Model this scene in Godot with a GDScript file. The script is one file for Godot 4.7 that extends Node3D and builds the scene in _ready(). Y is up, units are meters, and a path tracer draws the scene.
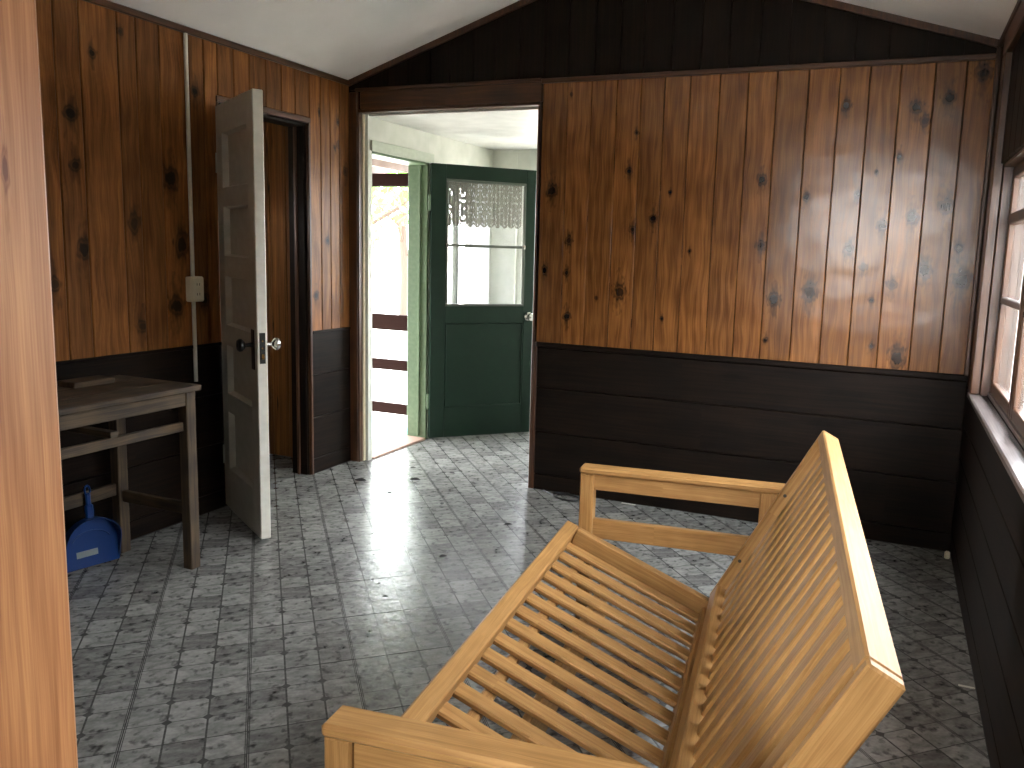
extends Node3D

# ------------------------------------------------------------------ mesh builder
class MB:
	var v := PackedVector3Array()
	var n := PackedVector3Array()
	var u := PackedVector2Array()
	var uvw = null            # [axis_u, off_u, scale_u, axis_v, off_v, scale_v, origin]
	var uo := Vector2.ZERO
	func uvp(p: Vector3) -> Vector2:
		var q: Vector3 = p + uvw[6]
		return Vector2((q[uvw[0]] - uvw[1]) * uvw[2], (q[uvw[3]] - uvw[4]) * uvw[5])
	func tri(a: Vector3, b: Vector3, c: Vector3, nn: Vector3, ua := Vector2.ZERO, ub := Vector2.ZERO, uc := Vector2.ZERO):
		if uvw != null:
			ua = uvp(a); ub = uvp(b); uc = uvp(c)
		var flip := (b - a).cross(c - a).dot(nn) > 0.0
		v.append(a); u.append(ua); n.append(nn)
		if flip:
			v.append(c); u.append(uc); n.append(nn)
			v.append(b); u.append(ub); n.append(nn)
		else:
			v.append(b); u.append(ub); n.append(nn)
			v.append(c); u.append(uc); n.append(nn)
	func trin(p: Array, nn: Array, uu: Array):
		var s: Vector3 = nn[0] + nn[1] + nn[2]
		var order := [0, 1, 2]
		if (p[1] - p[0]).cross(p[2] - p[0]).dot(s) > 0.0:
			order = [0, 2, 1]
		for k in order:
			v.append(p[k]); n.append(nn[k]); u.append(uvp(p[k]) if uvw != null else uu[k])
	func quad(a: Vector3, b: Vector3, c: Vector3, d: Vector3, nn: Vector3, ua := Vector2.ZERO, ub := Vector2.ZERO, uc := Vector2.ZERO, ud := Vector2.ZERO):
		tri(a, b, c, nn, ua, ub, uc)
		tri(a, c, d, nn, ua, uc, ud)
	# chamfered box; grain runs along axis g (longest if -1); uv in metres
	func box(c: Vector3, s: Vector3, b := 0.002, xf := Transform3D.IDENTITY, g := -1):
		var h := s * 0.5
		b = minf(b, minf(h.x, minf(h.y, h.z)) * 0.8)
		if g < 0:
			g = 0 if (s.x >= s.y and s.x >= s.z) else (1 if s.y >= s.z else 2)
		for k in 3:
			var l := (k + 1) % 3
			var m := (k + 2) % 3
			for sg in [-1.0, 1.0]:
				var p := []
				for e in [[-1, -1], [1, -1], [1, 1], [-1, 1]]:
					var q := Vector3.ZERO
					q[k] = sg * h[k]; q[l] = e[0] * (h[l] - b); q[m] = e[1] * (h[m] - b)
					p.append(q)
				var nn := Vector3.ZERO
				nn[k] = sg
				_q(p, nn, c, xf, g, k)
			# edges between faces l and m (running along k)
			for sl in [-1.0, 1.0]:
				for sm in [-1.0, 1.0]:
					var p := []
					for e in [[0, -1], [1, -1], [1, 1], [0, 1]]:
						var q := Vector3.ZERO
						q[k] = e[1] * (h[k] - b)
						q[l] = sl * (h[l] - (b if e[0] == 1 else 0.0))
						q[m] = sm * (h[m] - (0.0 if e[0] == 1 else b))
						p.append(q)
					var nn := Vector3.ZERO
					nn[l] = sl; nn[m] = sm
					_q(p, nn.normalized(), c, xf, g, l)
		for sx in [-1.0, 1.0]:
			for sy in [-1.0, 1.0]:
				for sz in [-1.0, 1.0]:
					var sgn := Vector3(sx, sy, sz)
					var p := []
					for k in 3:
						var q := Vector3(sx * (h.x - b), sy * (h.y - b), sz * (h.z - b))
						q[k] = sgn[k] * h[k]
						p.append(q)
					var a: Vector3 = xf * (p[0] + c)
					tri(a, xf * (p[1] + c), xf * (p[2] + c), (xf.basis * sgn).normalized(), uo, uo, uo)
	func _q(p: Array, nn: Vector3, c: Vector3, xf: Transform3D, g: int, k: int):
		var uu := []
		for q in p:
			var o := 0
			while o == g or o == k: o += 1
			if k == g:
				var o2 := 3 - g - o
				uu.append(uo + Vector2(q[o] + c[o], (q[o2] + c[o2]) * 0.3))
			else:
				uu.append(uo + Vector2(q[o] + c[o] + 0.37 * k, q[g] + c[g]))
		quad(xf * (p[0] + c), xf * (p[1] + c), xf * (p[2] + c), xf * (p[3] + c), (xf.basis * nn).normalized(), uu[0], uu[1], uu[2], uu[3])
	# polygon (in plane axes ax, ay) extruded along az from d0 to d1
	func prism(poly: PackedVector2Array, ax: Vector3, ay: Vector3, az: Vector3, d0: float, d1: float, org := Vector3.ZERO):
		var t := Geometry2D.triangulate_polygon(poly)
		for i in range(0, t.size(), 3):
			for side in [0, 1]:
				var d: float = d0 if side == 0 else d1
				var nn: Vector3 = (-az if side == 0 else az) * (1.0 if d1 > d0 else -1.0)
				var q := []
				for j in 3: q.append(org + ax * poly[t[i + j]].x + ay * poly[t[i + j]].y + az * d)
				tri(q[0], q[1], q[2], nn, uo + poly[t[i]], uo + poly[t[i + 1]], uo + poly[t[i + 2]])
		var cw := Geometry2D.is_polygon_clockwise(poly)
		var ln := poly.size()
		var run := 0.0
		for i in ln:
			var a := poly[i]
			var b := poly[(i + 1) % ln]
			var e := b - a
			var o := Vector2(e.y, -e.x).normalized() * (-1.0 if cw else 1.0)
			var nn := (ax * o.x + ay * o.y).normalized()
			var l := e.length()
			quad(org + ax * a.x + ay * a.y + az * d0, org + ax * b.x + ay * b.y + az * d0, org + ax * b.x + ay * b.y + az * d1, org + ax * a.x + ay * a.y + az * d1, nn, uo + Vector2(d0, run), uo + Vector2(d0, run + l), uo + Vector2(d1, run + l), uo + Vector2(d1, run))
			run += l
	func tube(pts: Array, r: float, sides := 8):
		var rings := []
		var norms := []
		for i in pts.size():
			var t: Vector3 = (pts[mini(i + 1, pts.size() - 1)] - pts[maxi(i - 1, 0)]).normalized()
			var a := t.cross(Vector3.UP if absf(t.y) < 0.9 else Vector3.RIGHT).normalized()
			var b := t.cross(a)
			var ring := []
			var nr := []
			for k in sides:
				var w := TAU * k / sides
				var d := a * cos(w) + b * sin(w)
				ring.append(pts[i] + d * r); nr.append(d)
			rings.append(ring); norms.append(nr)
		for i in pts.size() - 1:
			for k in sides:
				var k2 := (k + 1) % sides
				var z := Vector2.ZERO
				trin([rings[i][k], rings[i][k2], rings[i + 1][k2]], [norms[i][k], norms[i][k2], norms[i + 1][k2]], [z, z, z])
				trin([rings[i][k], rings[i + 1][k2], rings[i + 1][k]], [norms[i][k], norms[i + 1][k2], norms[i + 1][k]], [z, z, z])
		for e in [0, pts.size() - 1]:
			var nn: Vector3 = (pts[e] - pts[1 if e == 0 else e - 1]).normalized()
			for k in sides: tri(pts[e], rings[e][k], rings[e][(k + 1) % sides], nn)
	# profile [(radius, height)] around the y axis of xf
	func lathe(prof: Array, sides: int, xf := Transform3D.IDENTITY):
		var z := Vector2.ZERO
		for i in prof.size() - 1:
			var a: Vector2 = prof[i]
			var b: Vector2 = prof[i + 1]
			var e := b - a
			var o := Vector2(e.y, -e.x).normalized()
			for k in sides:
				var w0 := TAU * k / sides
				var w1 := TAU * (k + 1) / sides
				var d0 := Vector3(cos(w0), 0, sin(w0))
				var d1 := Vector3(cos(w1), 0, sin(w1))
				var p := [d0 * a.x + Vector3.UP * a.y, d1 * a.x + Vector3.UP * a.y, d1 * b.x + Vector3.UP * b.y, d0 * b.x + Vector3.UP * b.y]
				var nn := [d0 * o.x + Vector3.UP * o.y, d1 * o.x + Vector3.UP * o.y]
				for j in 4: p[j] = xf * p[j]
				for j in 2: nn[j] = (xf.basis * nn[j]).normalized()
				trin([p[0], p[1], p[2]], [nn[0], nn[1], nn[1]], [z, z, z])
				trin([p[0], p[2], p[3]], [nn[0], nn[1], nn[0]], [z, z, z])
	func mesh() -> ArrayMesh:
		var a := []
		a.resize(Mesh.ARRAY_MAX)
		a[Mesh.ARRAY_VERTEX] = v; a[Mesh.ARRAY_NORMAL] = n; a[Mesh.ARRAY_TEX_UV] = u
		var m := ArrayMesh.new()
		m.add_surface_from_arrays(Mesh.PRIMITIVE_TRIANGLES, a)
		return m

var M := {}
var taken := {}
var rng := RandomNumberGenerator.new()

func numbered(called: String) -> String:
	var k: int = taken.get(called, 0)
	taken[called] = k + 1
	return called if k == 0 else "%s_%03d" % [called, k]

func obj(called: String, m, mat: Material, parent: Node = self, pos := Vector3.ZERO) -> MeshInstance3D:
	var o := MeshInstance3D.new()
	o.name = numbered(called) if parent == self else called
	o.mesh = m.mesh() if m is MB else m
	o.material_override = mat
	o.position = pos
	o.cast_shadow = GeometryInstance3D.SHADOW_CASTING_SETTING_ON
	parent.add_child(o, true)
	return o

func bx(c: Vector3, s: Vector3, b := 0.002, g := -1) -> MB:
	var m := MB.new()
	m.uo = Vector2(rng.randf() * 3.0, rng.randf() * 3.0)
	m.box(c, s, b, Transform3D.IDENTITY, g)
	return m

func span(a: Vector3, b: Vector3, bev := 0.002, g := -1) -> MB:
	return bx((a + b) * 0.5, (b - a).abs(), bev, g)

func tag(o: Node, label := "", category := "", group := "", kind := ""):
	if label: o.set_meta("label", label)
	if category: o.set_meta("category", category)
	if group: o.set_meta("group", group)
	if kind: o.set_meta("kind", kind)

func thing(called: String, label: String, category: String, pos := Vector3.ZERO, turn := 0.0, group := "") -> Node3D:
	var o := Node3D.new()
	o.name = numbered(called)
	add_child(o)
	o.position = pos
	o.rotation.y = turn
	tag(o, label, category, group)
	return o

func struct(called: String, label := "") -> Node3D:
	var o := Node3D.new()
	o.name = numbered(called)
	add_child(o)
	o.set_meta("kind", "structure")
	if label: o.set_meta("label", label)
	return o

# ------------------------------------------------------------------ textures
func noise(seed_: int, freq: float, oct := 3) -> FastNoiseLite:
	var f := FastNoiseLite.new()
	f.seed = seed_
	f.noise_type = FastNoiseLite.TYPE_SIMPLEX_SMOOTH
	f.frequency = freq
	f.fractal_type = FastNoiseLite.FRACTAL_FBM
	f.fractal_octaves = oct
	return f

# wood with the grain along image y. seams: pixel x where one board ends and the next begins;
# knots: [x, y, r] in pixels
func wood_tex(w: int, h: int, dark: Color, light: Color, sx: float, sy: float, seed_: int, seams := [], knots := [], tones := [], blotch := 0.25, contrast := 1.0, knotcol := Color(0.07, 0.035, 0.015)) -> ImageTexture:
	var data := PackedByteArray()
	data.resize(w * h * 3)
	var fine := noise(seed_, 1.0, 2)
	var broad := noise(seed_ + 7, 1.0, 2)
	var patch := noise(seed_ + 13, 1.0, 2)
	var board := 0
	var col_board := PackedInt32Array()
	for x in w:
		while board < seams.size() and x >= seams[board]: board += 1
		col_board.append(board)
	var i := 0
	for y in h:
		for x in w:
			var b := col_board[x]
			var yy := y + b * 733.0
			var warp := broad.get_noise_2d(x * 0.012 / sx + b * 31.0, yy * 0.006 / sy) * 5.0
			var g := fine.get_noise_2d((x + warp) * 0.33 / sx, yy * 0.008 / sy)
			var g2 := broad.get_noise_2d((x + warp) * 0.07 / sx + b * 17.0, yy * 0.004 / sy)
			var p := patch.get_noise_2d(x * 0.01 / sx, yy * 0.01 / sx)
			var t := 0.52 + contrast * (0.42 * g + 0.5 * g2) + blotch * p
			t = clampf(t, 0.0, 1.0)
			var k: float = tones[b % tones.size()] if tones.size() > 0 else 1.0
			data[i] = int(clampf((dark.r + (light.r - dark.r) * t) * k, 0, 1) * 255.0)
			data[i + 1] = int(clampf((dark.g + (light.g - dark.g) * t) * k, 0, 1) * 255.0)
			data[i + 2] = int(clampf((dark.b + (light.b - dark.b) * t) * k, 0, 1) * 255.0)
			i += 3
	var kn := noise(seed_ + 29, 0.09, 2)
	for q in knots:
		var r: float = q[2]
		var cx: float = q[0]
		var cy: float = q[1]
		var reach := int(r * 4.5)
		var b0 := col_board[clampi(int(cx), 0, w - 1)]
		var hs := absf(sin(cx * 12.9898 + cy * 78.233))
		var squash := 0.45 + 0.75 * hs
		var depth := 0.62 + 0.33 * absf(sin(cx * 3.7 + cy))
		for y in range(maxi(0, int(cy) - reach), mini(h, int(cy) + reach)):
			for x in range(maxi(0, int(cx) - int(r * 2.6)), mini(w, int(cx) + int(r * 2.6))):
				if col_board[x] != b0: continue
				var dx := (x - cx) / r
				var dy := (y - cy) / r
				var nz := kn.get_noise_2d(x * 1.3, y * 0.5)
				var d := sqrt(dx * dx + dy * dy * squash) * (1.0 + 0.35 * nz)
				var core := clampf((1.0 - d) * 3.0, 0.0, 1.0)
				var ring := clampf(1.0 - absf(d - 1.15) * 2.6, 0.0, 1.0) * 0.35
				var flare := clampf(1.0 - sqrt(dx * dx * 0.9 + dy * dy * 0.07) * (0.9 + 0.6 * nz), 0.0, 1.0) * 0.5
				var a := clampf(maxf(core * depth, ring + flare), 0.0, 0.95)
				var j := (y * w + x) * 3
				data[j] = int(lerpf(data[j], knotcol.r * 255.0, a))
				data[j + 1] = int(lerpf(data[j + 1], knotcol.g * 255.0, a))
				data[j + 2] = int(lerpf(data[j + 2], knotcol.b * 255.0, a))
	var im := Image.create_from_data(w, h, false, Image.FORMAT_RGB8, data)
	im.generate_mipmaps()
	return ImageTexture.create_from_image(im)

# one 12-inch vinyl tile: three by three printed stones with cut corners
func vinyl_tex(seed_: int) -> ImageTexture:
	var w := 300
	var data := PackedByteArray()
	data.resize(w * w * 3)
	var mot := noise(seed_, 0.022, 4)
	var spk := noise(seed_ + 3, 0.07, 3)
	var stain := noise(seed_ + 9, 0.02, 4)
	var r := RandomNumberGenerator.new()
	r.seed = seed_
	var tone := []
	for k in 9: tone.append(r.randf_range(-0.055, 0.055))
	var i := 0
	for y in w:
		for x in w:
			var fx := fmod(x, 100.0)
			var fy := fmod(y, 100.0)
			var ex := minf(fx, 100.0 - fx)
			var ey := minf(fy, 100.0 - fy)
			var c: float = tone[int(y / 100.0) * 3 + int(x / 100.0)]
			var m := mot.get_noise_2d(x * 0.6, y * 1.3)
			var s := spk.get_noise_2d(x, y)
			var v: float = 0.475 + c + 0.11 * m + 0.035 * s
			var st := stain.get_noise_2d(x + 500.0, y)
			if st > 0.2: v -= (st - 0.2) * 0.45
			var inner_x := x > 50 and x < 250
			var inner_y := y > 50 and y < 250
			# diamonds where four stones meet inside the tile
			if inner_x and inner_y and ex + ey < 15.0: v = 0.285 + 0.05 * m
			elif (not inner_x and ex < 1.6) or (not inner_y and ey < 1.6): v = 0.29 + 0.06 * s
			elif (not inner_x and ex > 3.6 and ex < 6.0): v = 0.25 + 0.06 * s
			elif (inner_x and ex < 2.1): v = 0.29 + 0.06 * s
			elif inner_y and ey < 1.5: v = 0.33 + 0.06 * s
			data[i] = int(clampf(v * 1.0, 0, 1) * 255.0)
			data[i + 1] = int(clampf(v * 1.0, 0, 1) * 255.0)
			data[i + 2] = int(clampf(v * 0.965, 0, 1) * 255.0)
			i += 3
	var im := Image.create_from_data(w, w, false, Image.FORMAT_RGB8, data)
	im.generate_mipmaps()
	return ImageTexture.create_from_image(im)

func ntex(seed_: int, freq: float, a: Color, b: Color, size := 256, oct := 4) -> NoiseTexture2D:
	var t := NoiseTexture2D.new()
	t.width = size; t.height = size
	t.seamless = true
	t.noise = noise(seed_, freq, oct)
	var g := Gradient.new()
	g.set_color(0, a); g.set_color(1, b)
	t.color_ramp = g
	return t

func ntex_normal(seed_: int, freq: float, bump: float, size := 256, oct := 3) -> NoiseTexture2D:
	var t := NoiseTexture2D.new()
	t.width = size; t.height = size
	t.seamless = true
	t.noise = noise(seed_, freq, oct)
	t.as_normal_map = true
	t.bump_strength = bump
	return t

func mat(col: Color, rough := 0.6, tex: Texture2D = null, uvs := Vector3.ONE, metal := 0.0) -> StandardMaterial3D:
	var m := StandardMaterial3D.new()
	m.albedo_color = col
	m.roughness = rough
	m.metallic = metal
	if tex:
		m.albedo_texture = tex
		m.uv1_scale = uvs
		m.texture_filter = BaseMaterial3D.TEXTURE_FILTER_LINEAR_WITH_MIPMAPS
	return m

func paint(a: Color, b: Color, rough: float, seed_: int, scale_ := 2.0) -> StandardMaterial3D:
	var m := mat(Color.WHITE, rough, ntex(seed_, 0.02, a, b), Vector3.ONE * scale_)
	m.uv1_triplanar = true
	m.uv1_world_triplanar = true
	return m

# ------------------------------------------------------------------ layout constants
const XL := -3.245          # face of the left wall
const ZR := 5.6             # rear wall
const OX0 := -3.188         # opening in the back wall
const OX1 := -2.067
const OH := 2.032
const WB := 0.80            # wainscot height
const RAIL := 2.14
const EAVE := 2.19
const RIDGE := 2.706
const RIDGE_X := -1.63

func roof_y(x: float) -> float:
	return EAVE + (RIDGE - EAVE) * ((x - XL) / (RIDGE_X - XL) if x < RIDGE_X else (0.0 - x) / (0.0 - RIDGE_X))

func _ready():
	rng.seed = 20240611
	# ---- camera
	var cam := Camera3D.new()
	var f := 809.648
	cam.projection = Camera3D.PROJECTION_FRUSTUM
	cam.near = 0.05
	cam.far = 200.0
	cam.size = 0.05 * 768.0 / f
	cam.frustum_offset = Vector2((512.0 - 556.05) / f, -(384.0 - 364.77) / f) * 0.05
	var by := Basis(Vector3.UP, deg_to_rad(22.336))
	var bp := Basis(Vector3.RIGHT, deg_to_rad(-7.985))
	var br := Basis(Vector3.BACK, deg_to_rad(1.798))
	cam.transform = Transform3D(by * bp * br, Vector3(-0.3318, 1.28, 3.9036))
	add_child(cam)
	cam.current = true
	# ---- sky and exposure
	var sm := ProceduralSkyMaterial.new()
	sm.sky_top_color = Color(0.90, 0.92, 0.95)
	sm.sky_horizon_color = Color(0.99, 0.98, 0.97)
	sm.ground_bottom_color = Color(0.5, 0.49, 0.46)
	sm.ground_horizon_color = Color(0.6, 0.62, 0.6)
	sm.sky_energy_multiplier = 1.0
	var sky := Sky.new()
	sky.sky_material = sm
	var env := Environment.new()
	env.background_mode = Environment.BG_SKY
	env.sky = sky
	env.background_energy_multiplier = 6.0
	env.tonemap_mode = Environment.TONE_MAPPER_LINEAR
	env.tonemap_exposure = 6.6
	env.sdfgi_enabled = true
	env.ssao_enabled = true
	env.ssil_enabled = true
	var we := WorldEnvironment.new()
	we.environment = env
	add_child(we)

	make_materials()
	build_shell()
	build_floor()
	build_back_wall()
	build_left_wall()
	build_right_wall()
	build_ceiling()
	build_entry()
	build_closet()
	build_partition()
	build_white_door()
	build_green_door()
	build_futon()
	build_table()
	build_dustpan()
	build_outside()
	build_small()

# ------------------------------------------------------------------ materials
var back_seams := [-2.055, -1.918, -1.789, -1.658, -1.534, -1.417, -1.293, -1.153, -1.021, -0.893, -0.755, -0.622, -0.498, -0.374, -0.239, -0.119, 0.0]
var left_seams := [0.0, 0.09, 0.17, 0.25, 0.34, 0.45, 0.55, 0.66, 0.77, 0.87, 0.97, 1.05, 1.134, 1.287, 1.40, 1.486, 1.65, 1.753, 1.87, 2.0, 2.13, 2.26, 2.38, 2.5, 2.63, 2.76, 2.89, 3.02, 3.15, 3.28, 3.40]

func make_materials():
	# knotty pine of the back wall: image covers x -2.06..0, y 0.78..2.14
	var bw := 1030
	var bh := 680
	var bs := []
	for s in back_seams.slice(1, -1): bs.append((s + 2.06) * 500.0)
	var bk := []
	for q in [[-1.99, 1.587, 0.04], [-1.888, 1.337, 0.026], [-1.895, 1.172, 0.022], [-1.887, 0.948, 0.03], [-2.018, 1.18, 0.022], [-1.58, 1.681, 0.024], [-1.55, 1.4, 0.024], [-1.446, 1.455, 0.027], [-1.368, 1.581, 0.012], [-1.604, 1.087, 0.044], [-1.726, 1.051, 0.012], [-1.38, 0.966, 0.014], [-0.935, 1.639, 0.029], [-0.92, 1.338, 0.031], [-0.732, 1.56, 0.022], [-0.684, 1.131, 0.044], [-0.844, 1.089, 0.038], [-0.532, 1.333, 0.029], [-0.464, 1.253, 0.022], [-0.59, 1.958, 0.027], [-0.51, 1.572, 0.024], [-0.442, 1.672, 0.012], [-0.354, 1.733, 0.019], [-0.40, 1.436, 0.031], [-0.305, 1.94, 0.034], [-0.265, 1.883, 0.027], [-0.177, 1.974, 0.034], [-0.281, 1.475, 0.034], [-0.15, 1.522, 0.044], [-0.213, 1.248, 0.039], [-0.338, 1.179, 0.029], [-0.418, 1.107, 0.017], [-0.402, 0.899, 0.017], [-0.291, 0.855, 0.044], [-0.087, 1.345, 0.024], [-0.062, 1.212, 0.048], [-0.058, 2.07, 0.044], [-0.871, 0.894, 0.017], [-1.55, 1.865, 0.017], [-1.898, 2.061, 0.012], [-1.258, 1.301, 0.014]]:
		bk.append([(q[0] + 2.06) * 500.0, (2.14 - q[1]) * 500.0, q[2] * 500.0 * 0.62])
	var tones := [0.92, 1.04, 0.96, 1.06, 0.94, 1.0, 1.05, 0.97, 1.02, 0.9, 1.03, 0.98, 0.95, 1.04, 0.9, 0.96]
	M.pine_back = mat(Color.WHITE, 0.22, wood_tex(bw, bh, Color(0.36, 0.215, 0.10), Color(0.56, 0.37, 0.195), 1.0, 1.0, 11, bs, bk, tones))
	M.pine_back.normal_enabled = true
	M.pine_back.normal_texture = ntex_normal(61, 0.015, 1.5)
	M.pine_back.normal_scale = 0.3
	# left wall: z 0..3.4, y 0.78..2.2
	var ls := []
	for s in left_seams.slice(1, -1): ls.append(s * 300.0)
	var lk := []
	for q in [[1.7, 1.74, 0.03], [1.69, 1.55, 0.025], [1.6, 1.98, 0.02], [1.25, 1.54, 0.045], [1.44, 1.34, 0.03], [1.67, 1.23, 0.035], [1.2, 1.26, 0.04], [1.24, 0.99, 0.045], [1.42, 0.91, 0.03], [0.25, 1.98, 0.025], [0.1, 1.95, 0.02], [0.09, 1.83, 0.025], [0.04, 1.69, 0.025], [0.13, 1.81, 0.015], [1.47, 2.09, 0.015], [1.1, 1.93, 0.025], [1.08, 1.01, 0.03], [1.8, 1.1, 0.03], [1.92, 1.6, 0.03], [2.2, 1.2, 0.03], [2.5, 1.8, 0.03], [2.7, 1.4, 0.03], [3.1, 1.1, 0.03], [0.2, 1.3, 0.02], [0.3, 1.0, 0.02]]:
		lk.append([q[0] * 300.0, (2.2 - q[1]) * 300.0, q[2] * 300.0 * 0.75])
	M.pine_left = mat(Color.WHITE, 0.4, wood_tex(1020, 426, Color(0.36, 0.215, 0.10), Color(0.56, 0.37, 0.195), 0.7, 0.7, 23, ls, lk, [0.9, 1.05, 0.98, 1.1, 0.93, 1.02, 0.88]))
	M.pine_left.metallic_specular = 0.3
	var dk := wood_tex(512, 512, Color(0.055, 0.042, 0.032), Color(0.125, 0.086, 0.058), 1.0, 1.0, 37, [], [[120, 200, 14], [380, 420, 12], [300, 90, 9]], [], 0.3, 1.0, Color(0.025, 0.016, 0.012))
	M.dark = mat(Color.WHITE, 0.55, dk, Vector3(1.7, 0.7, 1))
	M.dark.metallic_specular = 0.22
	var tr := wood_tex(256, 512, Color(0.185, 0.108, 0.056), Color(0.345, 0.21, 0.11), 0.8, 1.0, 41)
	M.trim = mat(Color.WHITE, 0.4, tr, Vector3(2.0, 0.7, 1))
	var fu := wood_tex(384, 768, Color(0.52, 0.375, 0.205), Color(0.68, 0.515, 0.31), 0.8, 1.2, 53, [], [], [], 0.2, 0.8)
	M.futon = mat(Color.WHITE, 0.5, fu, Vector3(3.0, 1.0, 1))
	M.futon.metallic_specular = 0.35
	M.post = mat(Color.WHITE, 0.45, wood_tex(512, 1536, Color(0.58, 0.37, 0.225), Color(0.755, 0.545, 0.36), 2.4, 0.8, 67, [], [[60, 860, 8], [250, 900, 8], [400, 700, 7]], [], 0.4, 0.75, Color(0.42, 0.22, 0.12)), Vector3(6.0, 0.41, 1))
	M.table = mat(Color.WHITE, 0.7, wood_tex(256, 512, Color(0.17, 0.13, 0.08), Color(0.33, 0.265, 0.175), 0.8, 1.0, 71, [], [], [], 0.5), Vector3(2.5, 0.9, 1))
	M.vinyl = []
	var nm := ntex_normal(81, 0.02, 2.5, 256, 3)
	for k in 6:
		var q := mat(Color.WHITE, 0.27, vinyl_tex(100 + k * 17))
		q.metallic_specular = 0.4
		q.normal_enabled = true
		q.normal_texture = nm
		q.normal_scale = 0.3
		M.vinyl.append(q)
	M.subfloor = mat(Color(0.12, 0.11, 0.1), 0.9)
	M.ceiling = paint(Color(0.88, 0.865, 0.845), Color(0.92, 0.905, 0.885), 0.75, 5, 0.6)
	M.white_wall = paint(Color(0.74, 0.75, 0.70), Color(0.82, 0.82, 0.78), 0.6, 6, 1.0)
	M.entry_ceiling = paint(Color(0.74, 0.74, 0.72), Color(0.82, 0.82, 0.80), 0.45, 8, 1.0)
	M.white_paint = paint(Color(0.78, 0.77, 0.71), Color(0.85, 0.84, 0.79), 0.4, 7, 3.0)
	M.cream = paint(Color(0.80, 0.76, 0.64), Color(0.86, 0.82, 0.71), 0.4, 9, 3.0)
	M.green_dark = paint(Color(0.05, 0.14, 0.095), Color(0.062, 0.165, 0.11), 0.42, 10, 3.0)
	M.green_dark.metallic_specular = 0.35
	M.green_light = paint(Color(0.35, 0.44, 0.32), Color(0.41, 0.49, 0.37), 0.5, 12, 4.0)
	M.sage = paint(Color(0.68, 0.71, 0.64), Color(0.74, 0.765, 0.70), 0.5, 14, 4.0)
	M.bead = mat(Color(0.32, 0.34, 0.30), 0.5)
	M.iron = mat(Color(0.045, 0.04, 0.035), 0.4, null, Vector3.ONE, 0.5)
	M.chrome = mat(Color(0.75, 0.75, 0.73), 0.18, null, Vector3.ONE, 1.0)
	M.brass = mat(Color(0.62, 0.52, 0.34), 0.22, null, Vector3.ONE, 1.0)
	M.black = mat(Color(0.02, 0.02, 0.02), 0.4)
	var gl := mat(Color(0.93, 0.97, 0.96, 0.08), 0.02)
	gl.transparency = BaseMaterial3D.TRANSPARENCY_ALPHA
	M.glass = gl
	var lace := mat(Color(0.43, 0.41, 0.36), 0.9)
	lace.backlight_enabled = true
	lace.backlight = Color(0.15, 0.145, 0.13)
	M.lace = lace
	var cur := mat(Color(0.86, 0.86, 0.88), 0.9)
	cur.backlight_enabled = true
	cur.backlight = Color(0.4, 0.4, 0.42)
	M.curtain = cur
	M.sill = mat(Color.WHITE, 0.3, wood_tex(256, 512, Color(0.28, 0.25, 0.235), Color(0.50, 0.465, 0.45), 0.8, 1.0, 91), Vector3(3, 0.8, 1))
	M.blue = mat(Color(0.005, 0.16, 0.36), 0.35)
	M.blue.metallic_specular = 0.35
	M.sticker = mat(Color(0.42, 0.45, 0.44), 0.5)
	M.ground = paint(Color(0.68, 0.66, 0.61), Color(0.78, 0.75, 0.70), 0.95, 15, 0.5)
	M.deck = mat(Color(0.62, 0.50, 0.44), 0.7)
	M.leafdry = mat(Color(0.055, 0.04, 0.03), 0.8)
	M.foliage = mat(Color(0.28, 0.42, 0.16), 0.7)
	M.foliage.backlight_enabled = true
	M.foliage.backlight = Color(0.3, 0.42, 0.12)
	M.evergreen = mat(Color(0.20, 0.225, 0.175), 0.8)
	M.bark = mat(Color(0.22, 0.17, 0.13), 0.9)
	M.outer_brown = mat(Color(0.085, 0.045, 0.035), 0.8)
	M.outer_brown.metallic_specular = 0.1
	M.porch_white = paint(Color(0.40, 0.34, 0.31), Color(0.48, 0.42, 0.385), 0.6, 16, 1.0)
	M.tarp = mat(Color(0.25, 0.62, 0.60), 0.5)

# ------------------------------------------------------------------ the setting
func build_shell():
	# rear wall with a window behind the photographer, and the far stretch of the right wall
	var w := struct("wall_rear")
	var zx := ZR
	for a in [[Vector3(XL - 0.12, -0.05, zx), Vector3(-2.3, 2.9, zx + 0.12)], [Vector3(-0.08, -0.05, zx), Vector3(0.12, 2.9, zx + 0.12)], [Vector3(-2.3, -0.05, zx), Vector3(-0.08, 0.95, zx + 0.12)], [Vector3(-2.3, 2.05, zx), Vector3(-0.08, 2.9, zx + 0.12)]]:
		obj("panel", span(a[0], a[1], 0.001), M.trim, w)
	var win := struct("window_1")
	for x in [-2.3, -1.745, -1.19, -0.635, -0.08]:
		obj("stile", span(Vector3(x - 0.025, 0.95, zx + 0.02), Vector3(x + 0.025, 2.05, zx + 0.07), 0.003), M.trim, win)
	for y in [0.97, 1.5, 2.03]:
		obj("sash_rail", span(Vector3(-2.3, y - 0.02, zx + 0.03), Vector3(-0.08, y + 0.02, zx + 0.06), 0.003), M.trim, win)
	for k in 4:
		obj("pane", span(Vector3(-2.28 + 0.555 * k, 0.96, zx + 0.043), Vector3(-1.765 + 0.555 * k, 2.04, zx + 0.047), 0.0005), M.glass, win)

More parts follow.
